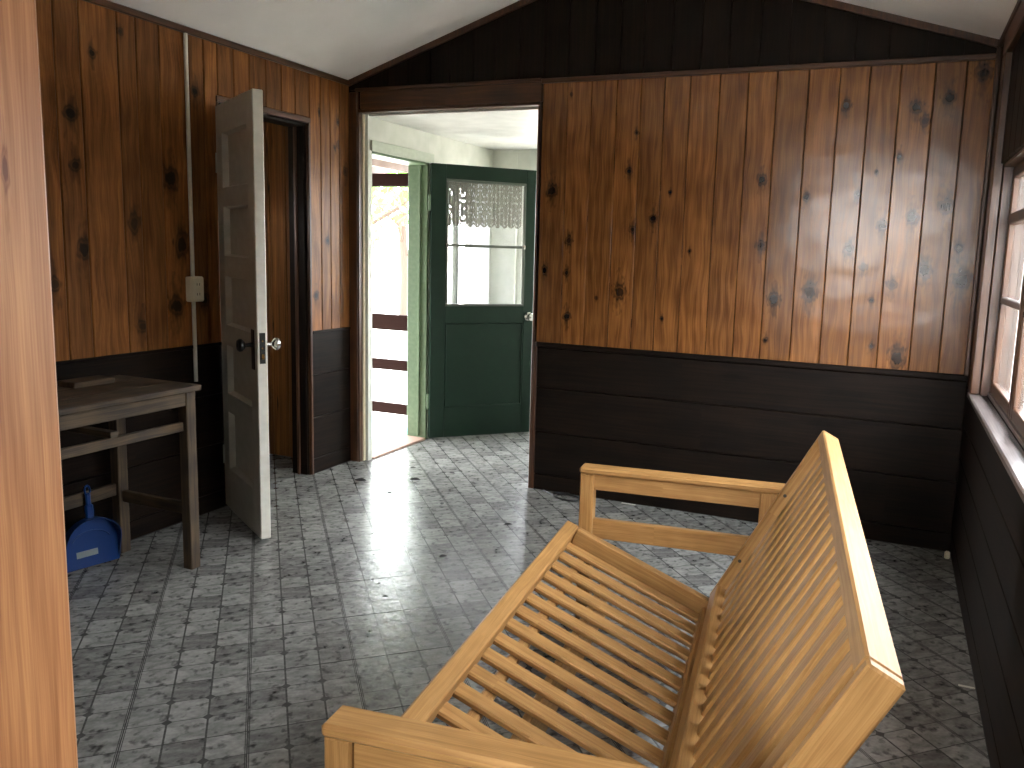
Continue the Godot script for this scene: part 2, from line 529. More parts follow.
func build_floor():
	var fl := struct("floor")
	var tile := 0.3048
	var th := deg_to_rad(42.3)
	# along-the-line direction and across direction on the floor (x, z)
	var dl := Vector2(sin(th), cos(th))
	var dc := Vector2(cos(th), -sin(th))
	var main := PackedVector2Array([Vector2(XL, 0), Vector2(0, 0), Vector2(0, ZR), Vector2(XL, ZR)])
	var gap := PackedVector2Array([Vector2(OX0, 0.001), Vector2(OX0, -0.09), Vector2(OX1, -0.09), Vector2(OX1, 0.001)])
	var ent := PackedVector2Array([Vector2(-3.155, -0.07), Vector2(-3.155, -1.6), Vector2(-1.2, -1.6), Vector2(-1.2, -0.07)])
	var dr := PackedVector2Array([Vector2(XL + 0.001, 0.36), Vector2(XL + 0.001, 0.96), Vector2(-3.40, 0.96), Vector2(-3.40, 0.36)])
	var clo := PackedVector2Array([Vector2(-3.37, 0.1), Vector2(-3.37, 1.4), Vector2(-4.3, 1.4), Vector2(-4.3, 0.1)])
	var room := main
	for p in [gap, ent, dr, clo]:
		room = Geometry2D.merge_polygons(room, p)[0]
	var whole := {}
	var a0 := Vector2(-2.22, 1.92)     # a point on a tile seam crossing
	var gapw := 0.0004
	for i in range(-16, 17):
		for j in range(-16, 17):
			var o := a0 + dc * (i * tile) + dl * (j * tile)
			var c := PackedVector2Array()
			for e in [[gapw, gapw], [tile - gapw, gapw], [tile - gapw, tile - gapw], [gapw, tile - gapw]]:
				c.append(o + dc * e[0] + dl * e[1])
			var bits := Geometry2D.intersect_polygons(c, room)
			if bits.is_empty(): continue
			var mi: int = posmod(i * 7 + j * 13 + i * j, 6)
			for poly in bits:
				var area := 0.0
				for k in poly.size(): area += poly[k].cross(poly[(k + 1) % poly.size()])
				if absf(area) < 0.0006: continue
				var me
				var center := o + (dc + dl) * tile * 0.5
				if poly.size() == 4 and absf(absf(area) * 0.5 - (tile - 2 * gapw) ** 2) < 1e-5:
					if not whole.has(0): whole[0] = tile_mesh(poly, o, dc, dl, tile, center)
					me = whole[0]
				else:
					me = tile_mesh(poly, o, dc, dl, tile, center)
				var to := obj("tile", me, M.vinyl[mi], fl, Vector3(center.x, 0, center.y))
				to.rotation = Vector3(rng.randfn() * 0.0016, 0, rng.randfn() * 0.0016)   # old tiles lie a little uneven
	# slab under the tiles
	var sl := MB.new()
	var under: PackedVector2Array = Geometry2D.offset_polygon(room, 0.09)[0]
	sl.prism(under, Vector3.RIGHT, Vector3.BACK, Vector3.UP, -0.06, -0.0045)
	obj("floor_slab", sl, M.subfloor, fl)

func tile_mesh(poly: PackedVector2Array, o: Vector2, dc: Vector2, dl: Vector2, tile: float, center: Vector2) -> ArrayMesh:
	var m := MB.new()
	var t := Geometry2D.triangulate_polygon(poly)
	var pt := func(p: Vector2, y: float) -> Vector3: return Vector3(p.x - center.x, y, p.y - center.y)
	var uv := func(p: Vector2) -> Vector2: return Vector2((p - o).dot(dc) / tile, (p - o).dot(dl) / tile)
	for i in range(0, t.size(), 3):
		m.tri(pt.call(poly[t[i]], 0.0), pt.call(poly[t[i + 1]], 0.0), pt.call(poly[t[i + 2]], 0.0), Vector3.UP, uv.call(poly[t[i]]), uv.call(poly[t[i + 1]]), uv.call(poly[t[i + 2]]))
	for i in poly.size():
		var a := poly[i]
		var b := poly[(i + 1) % poly.size()]
		var nn := Vector3((b - a).y, 0, -(b - a).x).normalized()
		var mid := (a + b) * 0.5 - (o + (dc + dl) * tile * 0.5)
		if nn.dot(Vector3(mid.x, 0, mid.y)) < 0.0: nn = -nn
		m.quad(pt.call(a, 0.0), pt.call(b, 0.0), pt.call(b, -0.0042), pt.call(a, -0.0042), nn, uv.call(a), uv.call(b), uv.call(b), uv.call(a))
	return m.mesh()

func build_back_wall():
	var w := struct("wall_back")
	# shell behind the boards
	var sh := MB.new()
	sh.prism(PackedVector2Array([Vector2(XL - 0.12, -0.05), Vector2(OX0, -0.05), Vector2(OX0, OH), Vector2(OX1, OH), Vector2(OX1, -0.05), Vector2(0.12, -0.05), Vector2(0.12, 2.2), Vector2(RIDGE_X, 2.75), Vector2(XL - 0.12, 2.2)]), Vector3.RIGHT, Vector3.UP, Vector3.BACK, -0.06, -0.019)
	obj("wall_shell", sh, M.dark, w)
	# knotty pine planks
	for i in back_seams.size() - 1:
		var x0: float = back_seams[i] + 0.0012
		var x1: float = back_seams[i + 1] - 0.0012
		var c := Vector3((x0 + x1) * 0.5, 0.80 + 0.67, -0.009)
		var m := MB.new()
		m.uvw = [0, -2.06, 500.0 / 1030.0, 1, 2.14, -500.0 / 680.0, c]
		m.box(Vector3.ZERO, Vector3(x1 - x0, 1.34, 0.018), 0.003)
		var pk := obj("plank", m, M.pine_back, w, c)
		pk.rotation = Vector3(rng.randfn() * 0.002, rng.randfn() * 0.007, 0)   # boards cupped and not quite flush
	# dark wide wainscot boards
	var ys := [0.0, 0.085, 0.32, 0.56, 0.775]
	for i in ys.size() - 1:
		var m := bx(Vector3.ZERO, Vector3(2.045, ys[i + 1] - ys[i] - 0.003, 0.018), 0.003, 0)
		obj("wainscot_board", m, M.dark, w, Vector3(-1.0235, (ys[i] + ys[i + 1]) * 0.5, -0.009))
	# gable planks above the rail, each cut to the slope
	var gx := [XL, -3.12, -2.99, -2.86, -2.72, -2.6, -2.46, -2.33, -2.19, -2.05, -1.92, -1.78, -1.65, -1.53, -1.39, -1.25, -1.12, -0.98, -0.85, -0.70, -0.57, -0.43, -0.28, -0.14, 0.0]
	for i in gx.size() - 1:
		var x0: float = gx[i] + 0.002
		var x1: float = gx[i + 1] - 0.002
		var cx := (x0 + x1) * 0.5
		var poly := PackedVector2Array([Vector2(x0 - cx, 0), Vector2(x1 - cx, 0), Vector2(x1 - cx, roof_y(x1) - RAIL - 0.002)])
		if x0 < RIDGE_X and x1 > RIDGE_X: poly.append(Vector2(RIDGE_X - cx, RIDGE - RAIL - 0.002))
		poly.append(Vector2(x0 - cx, roof_y(x0) - RAIL - 0.002))
		var m := MB.new()
		m.uo = Vector2(rng.randf() * 3.0, rng.randf() * 3.0)
		m.prism(poly, Vector3.RIGHT, Vector3.UP, Vector3.BACK, -0.018, -0.002 - rng.randf() * 0.002)
		obj("gable_plank", m, M.dark, w, Vector3(cx, RAIL, 0))
	# trims
	var t := struct("trim_1")
	obj("rail_moulding", span(Vector3(-2.06, 2.118, 0.001), Vector3(-0.001, 2.142, 0.016), 0.004), M.trim, t)
	obj("rail_moulding", span(Vector3(-3.2, 2.128, 0.001), Vector3(-2.06, 2.146, 0.014), 0.004), M.trim, t)
	obj("header_board", span(Vector3(-3.17, OH, -0.018), Vector3(-2.056, 2.128, 0.004), 0.004), M.trim, t)
	obj("corner_board", span(Vector3(XL, 0, -0.018), Vector3(OX0 - 0.002, 2.128, 0.004), 0.004), M.trim, t)
	obj("wainscot_cap", span(Vector3(-2.05, 0.777, 0.001), Vector3(-0.001, 0.803, 0.014), 0.004), M.dark, t)
	obj("end_strip", span(Vector3(OX1, 0, -0.018), Vector3(-2.047, 0.80, 0.003), 0.003), M.trim, t)
	# jamb liners of the wide opening
	obj("jamb_liner", span(Vector3(OX0 - 0.001, 0, -0.065), Vector3(OX0 + 0.014, OH - 0.016, -0.032), 0.002), M.cream, t)
	obj("jamb_liner", span(Vector3(OX0 - 0.001, 0, -0.032), Vector3(OX0 + 0.008, OH - 0.016, 0.002), 0.002), M.trim, t)
	obj("jamb_liner", span(Vector3(OX1 - 0.012, 0, -0.065), Vector3(OX1 + 0.0, OH - 0.016, 0.0), 0.002), M.trim, t)
	obj("entry_casing", span(Vector3(OX1 - 0.022, 0, -0.078), Vector3(OX1 + 0.05, OH - 0.016, -0.066), 0.002), M.white_wall, t)
	obj("head_liner", span(Vector3(OX0, OH - 0.016, -0.065), Vector3(OX1, OH, 0.0), 0.002), M.trim, t)
	# gable slope mouldings
	for s in [[Vector2(XL, EAVE), Vector2(RIDGE_X, RIDGE), M.trim], [Vector2(0, EAVE), Vector2(RIDGE_X, RIDGE), M.trim]]:
		var a: Vector2 = s[0]
		var b: Vector2 = s[1]
		var m := MB.new()
		var dn := Vector2(0, -0.03)
		m.prism(PackedVector2Array([a, b, b + dn, a + dn]), Vector3.RIGHT, Vector3.UP, Vector3.BACK, -0.002, 0.016)
		obj("gable_moulding", m, s[2], t)

func build_left_wall():
	var w := struct("wall_left")
	var x := XL - 0.019
	var sh := MB.new()
	# shell: opening for the closet door z 0.36..0.96
	sh.prism(PackedVector2Array([Vector2(-0.1, -0.05), Vector2(0.355, -0.05), Vector2(0.355, 1.905), Vector2(0.965, 1.905), Vector2(0.965, -0.05), Vector2(ZR + 0.1, -0.05), Vector2(ZR + 0.1, 2.25), Vector2(-0.1, 2.25)]), Vector3.BACK, Vector3.UP, Vector3.RIGHT, x - 0.1, x)
	obj("wall_shell", sh, M.dark, w)
	for i in left_seams.size() - 1:
		var z0: float = left_seams[i] + 0.001
		var z1: float = left_seams[i + 1] - 0.001
		var y0 := 0.80
		if z0 > 0.33 and z1 < 0.98: y0 = 1.935
		var c := Vector3(XL - 0.009, (y0 + EAVE) * 0.5, (z0 + z1) * 0.5)
		var m := MB.new()
		m.uvw = [2, 0.0, 300.0 / 1020.0, 1, 2.2, -300.0 / 426.0, c]
		m.box(Vector3.ZERO, Vector3(0.018, EAVE - y0, z1 - z0), 0.004)
		obj("plank", m, M.pine_left, w, c)
	var ys := [0.0, 0.085, 0.32, 0.56, 0.798]
	for seg in [[0.0, 0.335], [0.985, 3.4]]:
		for i in ys.size() - 1:
			var m := bx(Vector3.ZERO, Vector3(0.016, ys[i + 1] - ys[i] - 0.003, seg[1] - seg[0] - 0.002), 0.003, 2)
			obj("wainscot_board", m, M.dark, w, Vector3(XL - 0.009, (ys[i] + ys[i + 1]) * 0.5, (seg[0] + seg[1]) * 0.5))
	# panel beyond the partition
	obj("panel", span(Vector3(XL - 0.018, 0, 3.405), Vector3(XL, EAVE, ZR), 0.002), M.trim, w)
	var t := struct("trim_2")
	obj("cornice", span(Vector3(XL, EAVE - 0.03, 0.004), Vector3(XL + 0.016, EAVE - 0.001, ZR), 0.004), M.trim, t)
	obj("wainscot_cap", span(Vector3(XL, 0.79, 0.005), Vector3(XL + 0.008, 0.806, 0.335), 0.003), M.dark, t)
	obj("wainscot_cap", span(Vector3(XL, 0.79, 0.99), Vector3(XL + 0.008, 0.806, 3.4), 0.003), M.dark, t)
	# casing of the closet doorway
	obj("door_casing", span(Vector3(XL - 0.018, 0, 0.336), Vector3(XL + 0.004, 1.906, 0.352), 0.003), M.trim, t)
	obj("door_casing", span(Vector3(XL - 0.018, 0, 0.968), Vector3(XL + 0.004, 1.906, 0.984), 0.003), M.trim, t)
	obj("door_casing", span(Vector3(XL - 0.018, 1.906, 0.336), Vector3(XL + 0.006, 1.934, 0.984), 0.003), M.trim, t)
	obj("door_jamb", span(Vector3(XL - 0.12, 0, 0.352), Vector3(XL - 0.018, 1.89, 0.37), 0.002), M.dark, t)
	obj("door_stop", span(Vector3(XL - 0.075, 0, 0.37), Vector3(XL - 0.06, 1.89, 0.384), 0.002), M.trim, t)
	obj("door_jamb", span(Vector3(XL - 0.12, 0, 0.95), Vector3(XL - 0.018, 1.89, 0.968), 0.002), M.dark, t)
	obj("head_jamb", span(Vector3(XL - 0.12, 1.888, 0.352), Vector3(XL - 0.018, 1.906, 0.968), 0.002), M.dark, t)

const WZ0 := 0.35           # right-hand window opening
const WZ1 := 2.75
const WY0 := 0.79
const WY1 := 1.66

func build_right_wall():
	var w := struct("wall_right")
	var sh := MB.new()
	for a in [[-0.1, WZ0, -0.05, 2.25], [WZ1, ZR + 0.1, -0.05, 2.25], [WZ0, WZ1, -0.05, WY0 - 0.02], [WZ0, WZ1, WY1, 2.25]]:
		sh.box(Vector3(0.069, (a[2] + a[3]) * 0.5, (a[0] + a[1]) * 0.5), Vector3(0.1, a[3] - a[2], a[1] - a[0]), 0.0005)
	obj("wall_shell", sh, M.dark, w)
	var ys := [0.0, 0.085, 0.27, 0.43, 0.59, 0.75]
	for i in ys.size() - 1:
		obj("wainscot_board", bx(Vector3.ZERO, Vector3(0.018, ys[i + 1] - ys[i] - 0.003, ZR - 0.004), 0.003, 2), M.dark, w, Vector3(0.0095, (ys[i] + ys[i + 1]) * 0.5, ZR * 0.5))
	for zz in [[0.0, 0.13], [0.13, 0.26]]:
		obj("plank", span(Vector3(0.001, 0.75, zz[0] + 0.002), Vector3(0.0185, EAVE, zz[1] - 0.001), 0.003), M.dark, w)
	var z := WZ1 + 0.09
	while z < ZR - 0.05:
		obj("plank", span(Vector3(0.001, 0.75, z + 0.001), Vector3(0.0185, EAVE, minf(z + 0.15, ZR) - 0.001), 0.003), M.trim, w)
		z += 0.15
	z = 0.26
	while z < WZ1 + 0.085:
		obj("plank", span(Vector3(0.008, WY1, z + 0.001), Vector3(0.0185, 2.15, minf(z + 0.15, WZ1 + 0.09) - 0.001), 0.003), M.dark, w)
		z += 0.15
	var t := struct("trim_3")
	obj("window_casing", span(Vector3(-0.016, WY0 - 0.02, WZ0 - 0.09), Vector3(0.0185, 2.07, WZ0 - 0.002), 0.004), M.trim, t)
	obj("window_casing", span(Vector3(-0.016, WY0 - 0.02, WZ1 + 0.002), Vector3(0.0185, 2.07, WZ1 + 0.09), 0.004), M.trim, t)
	obj("window_casing", span(Vector3(-0.016, 2.072, WZ0 - 0.09), Vector3(0.0185, 2.15, WZ1 + 0.09), 0.004), M.trim, t)
	obj("window_stool", span(Vector3(-0.02, WY0 - 0.045, WZ0 - 0.08), Vector3(0.045, WY0 - 0.02, WZ1 + 0.1), 0.005), M.sill, t)
	obj("corner_moulding", span(Vector3(-0.018, 0.80, 0.004), Vector3(0.0, EAVE, 0.022), 0.004), M.trim, t)
	obj("cornice", span(Vector3(-0.016, EAVE - 0.03, 0.02), Vector3(0.0, EAVE - 0.001, ZR), 0.004), M.trim, t)
	# the window: reveal, sashes, glazing bars, panes
	var n := struct("window_2")
	obj("reveal", span(Vector3(0.019, WY0 - 0.02, WZ0 - 0.002), Vector3(0.119, WY1, WZ0 + 0.012), 0.002), M.trim, n)
	obj("reveal", span(Vector3(0.019, WY0 - 0.02, WZ1 - 0.012), Vector3(0.119, WY1, WZ1 + 0.002), 0.002), M.trim, n)
	obj("reveal", span(Vector3(0.019, WY1 - 0.012, WZ0), Vector3(0.119, WY1, WZ1), 0.002), M.trim, n)
	obj("outer_sill", span(Vector3(0.045, WY0 - 0.03, WZ0), Vector3(0.16, WY0 - 0.005, WZ1), 0.002), M.sill, n)
	var cols := 4
	var pitch := (WZ1 - WZ0 - 0.024) / cols
	for k in cols:
		var a := WZ0 + 0.012 + pitch * k
		var b := a + pitch
		var s := obj("sash", frame_z(a + 0.001, b - 0.001, WY0 - 0.004, WY1 - 0.013, 0.045, 0.05, 0.08), M.trim, n)
		obj("glazing_bar", span(Vector3(0.05, 1.135, a + 0.045), Vector3(0.075, 1.16, b - 0.045), 0.004), M.sill, s)
		obj("glazing_bar", span(Vector3(0.045, 1.43, a + 0.045), Vector3(0.075, 1.47, b - 0.045), 0.004), M.trim, s)
		for yy in [[0.835, 1.135], [1.16, 1.43], [1.47, 1.602]]:
			obj("pane", span(Vector3(0.061, yy[0] - 0.003, a + 0.04), Vector3(0.065, yy[1] + 0.003, b - 0.04), 0.0005), M.glass, s)

func frame_z(z0: float, z1: float, y0: float, y1: float, t: float, x0: float, x1: float) -> MB:
	var m := MB.new()
	var xc := (x0 + x1) * 0.5
	var d := x1 - x0
	m.box(Vector3(xc, (y0 + y1) * 0.5, z0 + t * 0.5), Vector3(d, y1 - y0, t), 0.004)
	m.box(Vector3(xc, (y0 + y1) * 0.5, z1 - t * 0.5), Vector3(d, y1 - y0, t), 0.004)
	m.box(Vector3(xc, y0 + t * 0.5, (z0 + z1) * 0.5), Vector3(d, t, z1 - z0 - 2 * t), 0.004)
	m.box(Vector3(xc, y1 - t * 0.5, (z0 + z1) * 0.5), Vector3(d, t, z1 - z0 - 2 * t), 0.004)
	return m

func build_ceiling():
	var c := struct("ceiling")
	for s in [[XL - 0.12, RIDGE_X], [RIDGE_X, 0.12]]:
		var m := MB.new()
		var a := Vector2(s[0], 0)
		var b := Vector2(s[1], 0)
		var k := (RIDGE - EAVE) / (RIDGE_X - XL)
		var k2 := (RIDGE - EAVE) / (0.0 - RIDGE_X)
		a.y = EAVE - 0.12 * k if s[0] < RIDGE_X else RIDGE
		b.y = RIDGE if s[1] == RIDGE_X else EAVE - 0.12 * k2
		m.prism(PackedVector2Array([a, b, b + Vector2(0, 0.1), a + Vector2(0, 0.1)]), Vector3.RIGHT, Vector3.UP, Vector3.BACK, -0.12, ZR + 0.12)
		obj("slope", m, M.ceiling, c)

func build_entry():
	# small entry beyond the wide opening
	var x := -3.155
	var w := struct("wall_entry")
	# outer wall with doorway z -0.69..-0.13 and a window further on
	var sh := MB.new()
	for a in [[-0.70, -0.09, 1.824, 2.06], [-0.09, -0.05, -0.05, 2.06], [-0.86, -0.70, -0.05, 2.06], [-1.45, -0.86, -0.05, 0.75], [-1.45, -0.86, 1.75, 2.06], [-1.72, -1.45, -0.05, 2.06]]:
		sh.box(Vector3(x - 0.07, (a[2] + a[3]) * 0.5, (a[0] + a[1]) * 0.5), Vector3(0.14, a[3] - a[2], a[1] - a[0]), 0.0005)
	obj("outer_wall", sh, M.white_wall, w)
	for a in [[x, -2.95, -0.05, 2.06], [-1.4, -1.08, -0.05, 2.06], [-2.95, -1.4, -0.05, 0.75], [-2.95, -1.4, 1.8, 2.06]]:
		obj("end_wall", span(Vector3(a[0], a[2], -1.72), Vector3(a[1], a[3], -1.6), 0.001), M.white_wall, w)
	var ew := struct("window_5")
	for xx in [-2.93, -2.175, -1.42]:
		obj("stile", span(Vector3(xx - 0.02, 0.75, -1.67), Vector3(xx + 0.02, 1.8, -1.63), 0.003), M.white_wall, ew)
	for yy in [0.77, 1.28, 1.78]:
		obj("sash_rail", span(Vector3(-2.95, yy - 0.02, -1.665), Vector3(-1.4, yy + 0.02, -1.635), 0.003), M.white_wall, ew)
	for k in 2:
		obj("pane", span(Vector3(-2.92 + 0.755 * k, 0.76, -1.652), Vector3(-2.185 + 0.755 * k, 1.79, -1.648), 0.0005), M.glass, ew)
	obj("side_wall", span(Vector3(-1.2, -0.05, -1.6), Vector3(-1.08, 2.06, -0.06), 0.001), M.white_wall, w)
	var c := struct("ceiling_entry")
	obj("slab", span(Vector3(x - 0.14, 2.005, -1.72), Vector3(-1.08, 2.09, -0.061), 0.001), M.entry_ceiling, c)
	var t := struct("trim_4")
	# light green frame of the outer doorway
	obj("door_jamb", span(Vector3(x - 0.145, 0, -0.71), Vector3(x + 0.003, 1.82, -0.69), 0.003), M.green_light, t)
	obj("door_stop", span(Vector3(x - 0.06, 0.02, -0.69), Vector3(x - 0.045, 1.80, -0.679), 0.002), M.green_light, t)
	obj("head_jamb", span(Vector3(x - 0.145, 1.80, -0.69), Vector3(x + 0.003, 1.821, -0.09), 0.003), M.green_light, t)
	obj("head_casing", span(Vector3(x, 1.815, -0.75), Vector3(x + 0.016, 1.875, -0.07), 0.003), M.sage, t)
	obj("side_casing", span(Vector3(x, 0, -0.745), Vector3(x + 0.014, 1.815, -0.715), 0.003), M.sage, t)
	obj("threshold", span(Vector3(x - 0.15, -0.02, -0.69), Vector3(x + 0.01, 0.012, -0.09), 0.006), M.deck, t)
	obj("threshold", span(Vector3(x - 0.30, -0.05, -0.75), Vector3(x - 0.152, 0.0, -0.1), 0.004), M.deck, t)
	# side window of the entry
	var n := struct("window_3")
	var fr := MB.new()
	for a in [[-0.86, -0.82, 0.75, 1.75], [-1.45, -1.41, 0.75, 1.75], [-1.41, -0.86, 0.75, 0.80], [-1.41, -0.86, 1.70, 1.75], [-1.17, -1.14, 0.8, 1.7]]:
		fr.box(Vector3(x - 0.05, (a[2] + a[3]) * 0.5, (a[0] + a[1]) * 0.5), Vector3(0.04, a[3] - a[2], a[1] - a[0]), 0.003)
	obj("sash", fr, M.bead, n)
	obj("pane", span(Vector3(x - 0.052, 0.78, -1.15), Vector3(x - 0.048, 1.72, -0.84), 0.0005), M.glass, n)
	obj("pane", span(Vector3(x - 0.052, 0.78, -1.43), Vector3(x - 0.048, 1.72, -1.16), 0.0005), M.glass, n)

func build_closet():
	var w := struct("wall_closet")
	obj("wall_shell", span(Vector3(-4.42, -0.05, 0.0), Vector3(-3.37, 2.1, 0.09), 0.001), M.dark, w)
	for a in [[-4.42, -4.2, -0.05, 2.1], [-3.55, -3.37, -0.05, 2.1], [-4.2, -3.55, -0.05, 1.38], [-4.2, -3.55, 1.6, 2.1]]:
		obj("wall_shell", span(Vector3(a[0], a[2], 1.4), Vector3(a[1], a[3], 1.5), 0.001), M.dark, w)
	var n := struct("window_4")
	for xx in [-4.18, -3.875, -3.57]:
		obj("stile", span(Vector3(xx - 0.02, 1.38, 1.42), Vector3(xx + 0.02, 1.6, 1.46), 0.003), M.trim, n)
	for yy in [1.4, 1.58]:
		obj("sash_rail", span(Vector3(-4.2, yy - 0.02, 1.425), Vector3(-3.55, yy + 0.02, 1.455), 0.003), M.trim, n)
	for k2 in 2:
		obj("pane", span(Vector3(-4.17 + 0.31 * k2, 1.39, 1.438), Vector3(-3.87 + 0.31 * k2, 1.59, 1.442), 0.0005), M.glass, n)
	obj("wall_shell", span(Vector3(-4.42, -0.05, 0.09), Vector3(-4.32, 2.1, 1.4), 0.001), M.dark, w)
	var x := -3.37
	var k := 0
	while x > -4.25:
		var c := Vector3(x - 0.06, 1.04, 0.1)
		var m := MB.new()
		m.uvw = [0, -4.6, 1.2, 1, 2.2, -0.45, c]
		m.box(Vector3.ZERO, Vector3(0.117, 2.08, 0.018), 0.004)
		obj("plank", m, M.pine_left, w, c)
		x -= 0.12
		k += 1
	var z := 0.115
	while z < 1.38:
		obj("plank", span(Vector3(-4.318, 0, z + 0.001), Vector3(-4.3, 2.08, minf(z + 0.13, 1.4) - 0.001), 0.003), M.trim, w)
		z += 0.13
	var c2 := struct("ceiling_closet")
	obj("slab", span(Vector3(-4.42, 2.09, 0.0), Vector3(-3.365, 2.15, 1.5), 0.001), M.ceiling, c2)

func build_partition():
	var w := struct("wall_partition")
	obj("panel", span(Vector3(XL, 0, 3.41), Vector3(-1.153, 2.3, 3.49), 0.002), M.trim, w)
	var t := struct("trim_5")
	var m := MB.new()
	m.uo = Vector2(0.05, 1.21)
	m.box(Vector3.ZERO, Vector3(0.09, 2.36, 0.14), 0.004)
	obj("post", m, M.post, t, Vector3(-1.107, 1.18, 3.447))

# ------------------------------------------------------------------ doors
func build_white_door():
	var d := struct("door_1", "white five-panel interior door standing ajar at the dark closet doorway")
	d.position = Vector3(XL + 0.012, 0.012, 0.972)
	var dir := Vector2(0.483, 0.292).normalized()
	d.rotation.y = atan2(-dir.y, dir.x)      # local x runs from the hinge to the free edge, local +z faces the room
	var wd := 0.575
	var ht := 1.872
	var t := 0.042
	var m := MB.new()
	var st := 0.095
	m.box(Vector3(st * 0.5, ht * 0.5, 0), Vector3(st, ht, t), 0.003)
	m.box(Vector3(wd - st * 0.5, ht * 0.5, 0), Vector3(st, ht, t), 0.003)
	var rails := [[0.0, 0.20], [0.475, 0.565], [0.79, 0.885], [1.11, 1.20], [1.42, 1.505], [1.745, 1.872]]
	for r in rails:
		m.box(Vector3(wd * 0.5, (r[0] + r[1]) * 0.5, 0), Vector3(wd - 2 * st, r[1] - r[0], t), 0.001)
	obj("frame", m, M.white_paint, d)
	for i in 5:
		var a: float = rails[i][1]
		var b: float = rails[i + 1][0]
		var p := obj("panel", bx(Vector3.ZERO, Vector3(wd - 2 * st, b - a, 0.008), 0.001), M.white_paint, d, Vector3(wd * 0.5, (a + b) * 0.5, -0.009))
		# sloped moulding round the panel, both faces
		var mo := MB.new()
		var hx := (wd - 2 * st) * 0.5
		var hy := (b - a) * 0.5
		for s in [-1.0, 1.0]:
			var z0: float = s * t * 0.47 + 0.009
			var z1: float = s * 0.004
			var e := 0.008 if s > 0.0 else 0.004
			var o := [Vector3(-hx, -hy, z0), Vector3(hx, -hy, z0), Vector3(hx, hy, z0), Vector3(-hx, hy, z0)]
			var q := [Vector3(-hx + e, -hy + e, z1), Vector3(hx - e, -hy + e, z1), Vector3(hx - e, hy - e, z1), Vector3(-hx + e, hy - e, z1)]
			for k in 4:
				var k2 := (k + 1) % 4
				var nn: Vector3 = (o[k2] - o[k]).cross(q[k] - o[k]).normalized()
				if nn.z * s < 0.0: nn = -nn
				mo.quad(o[k], o[k2], q[k2], q[k], nn)
		obj("moulding", mo, M.white_paint, p)
	# lock: plates, knobs, edge plate
	var ky := 0.838
	var kx := wd - 0.055
	obj("escutcheon", bx(Vector3.ZERO, Vector3(0.04, 0.17, 0.004), 0.0015), M.iron, d, Vector3(kx, ky - 0.02, t * 0.5 + 0.002))
	obj("escutcheon", bx(Vector3.ZERO, Vector3(0.04, 0.17, 0.004), 0.0015), M.iron, d, Vector3(kx, ky - 0.02, -t * 0.5 - 0.002))
	var prof := [Vector2(0.0, 0.0), Vector2(0.012, 0.0), Vector2(0.009, 0.012), Vector2(0.008, 0.03), Vector2(0.018, 0.036), Vector2(0.027, 0.045), Vector2(0.028, 0.054), Vector2(0.022, 0.062), Vector2(0.0, 0.066)]
	var kb := MB.new()
	kb.lathe(prof, 20, Transform3D(Basis(Vector3.RIGHT, PI / 2), Vector3.ZERO))
	obj("door_knob", kb, M.iron, d, Vector3(kx, ky, t * 0.5 + 0.003))
	var kb2 := MB.new()
	kb2.lathe(prof, 20, Transform3D(Basis(Vector3.RIGHT, -PI / 2), Vector3.ZERO))
	obj("door_knob", kb2, M.chrome, d, Vector3(kx, ky, -t * 0.5 - 0.003))
	var lp := obj("lock_plate", bx(Vector3.ZERO, Vector3(0.003, 0.13, 0.024), 0.0008), M.iron, d, Vector3(wd + 0.0012, ky - 0.01, 0))
	obj("latch_bolt", bx(Vector3.ZERO, Vector3(0.008, 0.022, 0.012), 0.002), M.brass, lp, Vector3(0.004, -0.035, 0))
	obj("lock_screw", bx(Vector3.ZERO, Vector3(0.002, 0.008, 0.008), 0.002), M.brass, lp, Vector3(0.002, 0.0, 0))
	obj("lock_screw", bx(Vector3.ZERO, Vector3(0.002, 0.008, 0.008), 0.002), M.brass, lp, Vector3(0.002, 0.03, 0))
	for y in [0.25, 1.62]:
		var h := MB.new()
		h.lathe([Vector2(0, -0.045), Vector2(0.006, -0.045), Vector2(0.006, 0.045), Vector2(0, 0.05)], 10)
		obj("hinge", h, M.sage, d, Vector3(-0.004, y, t * 0.5 + 0.004))

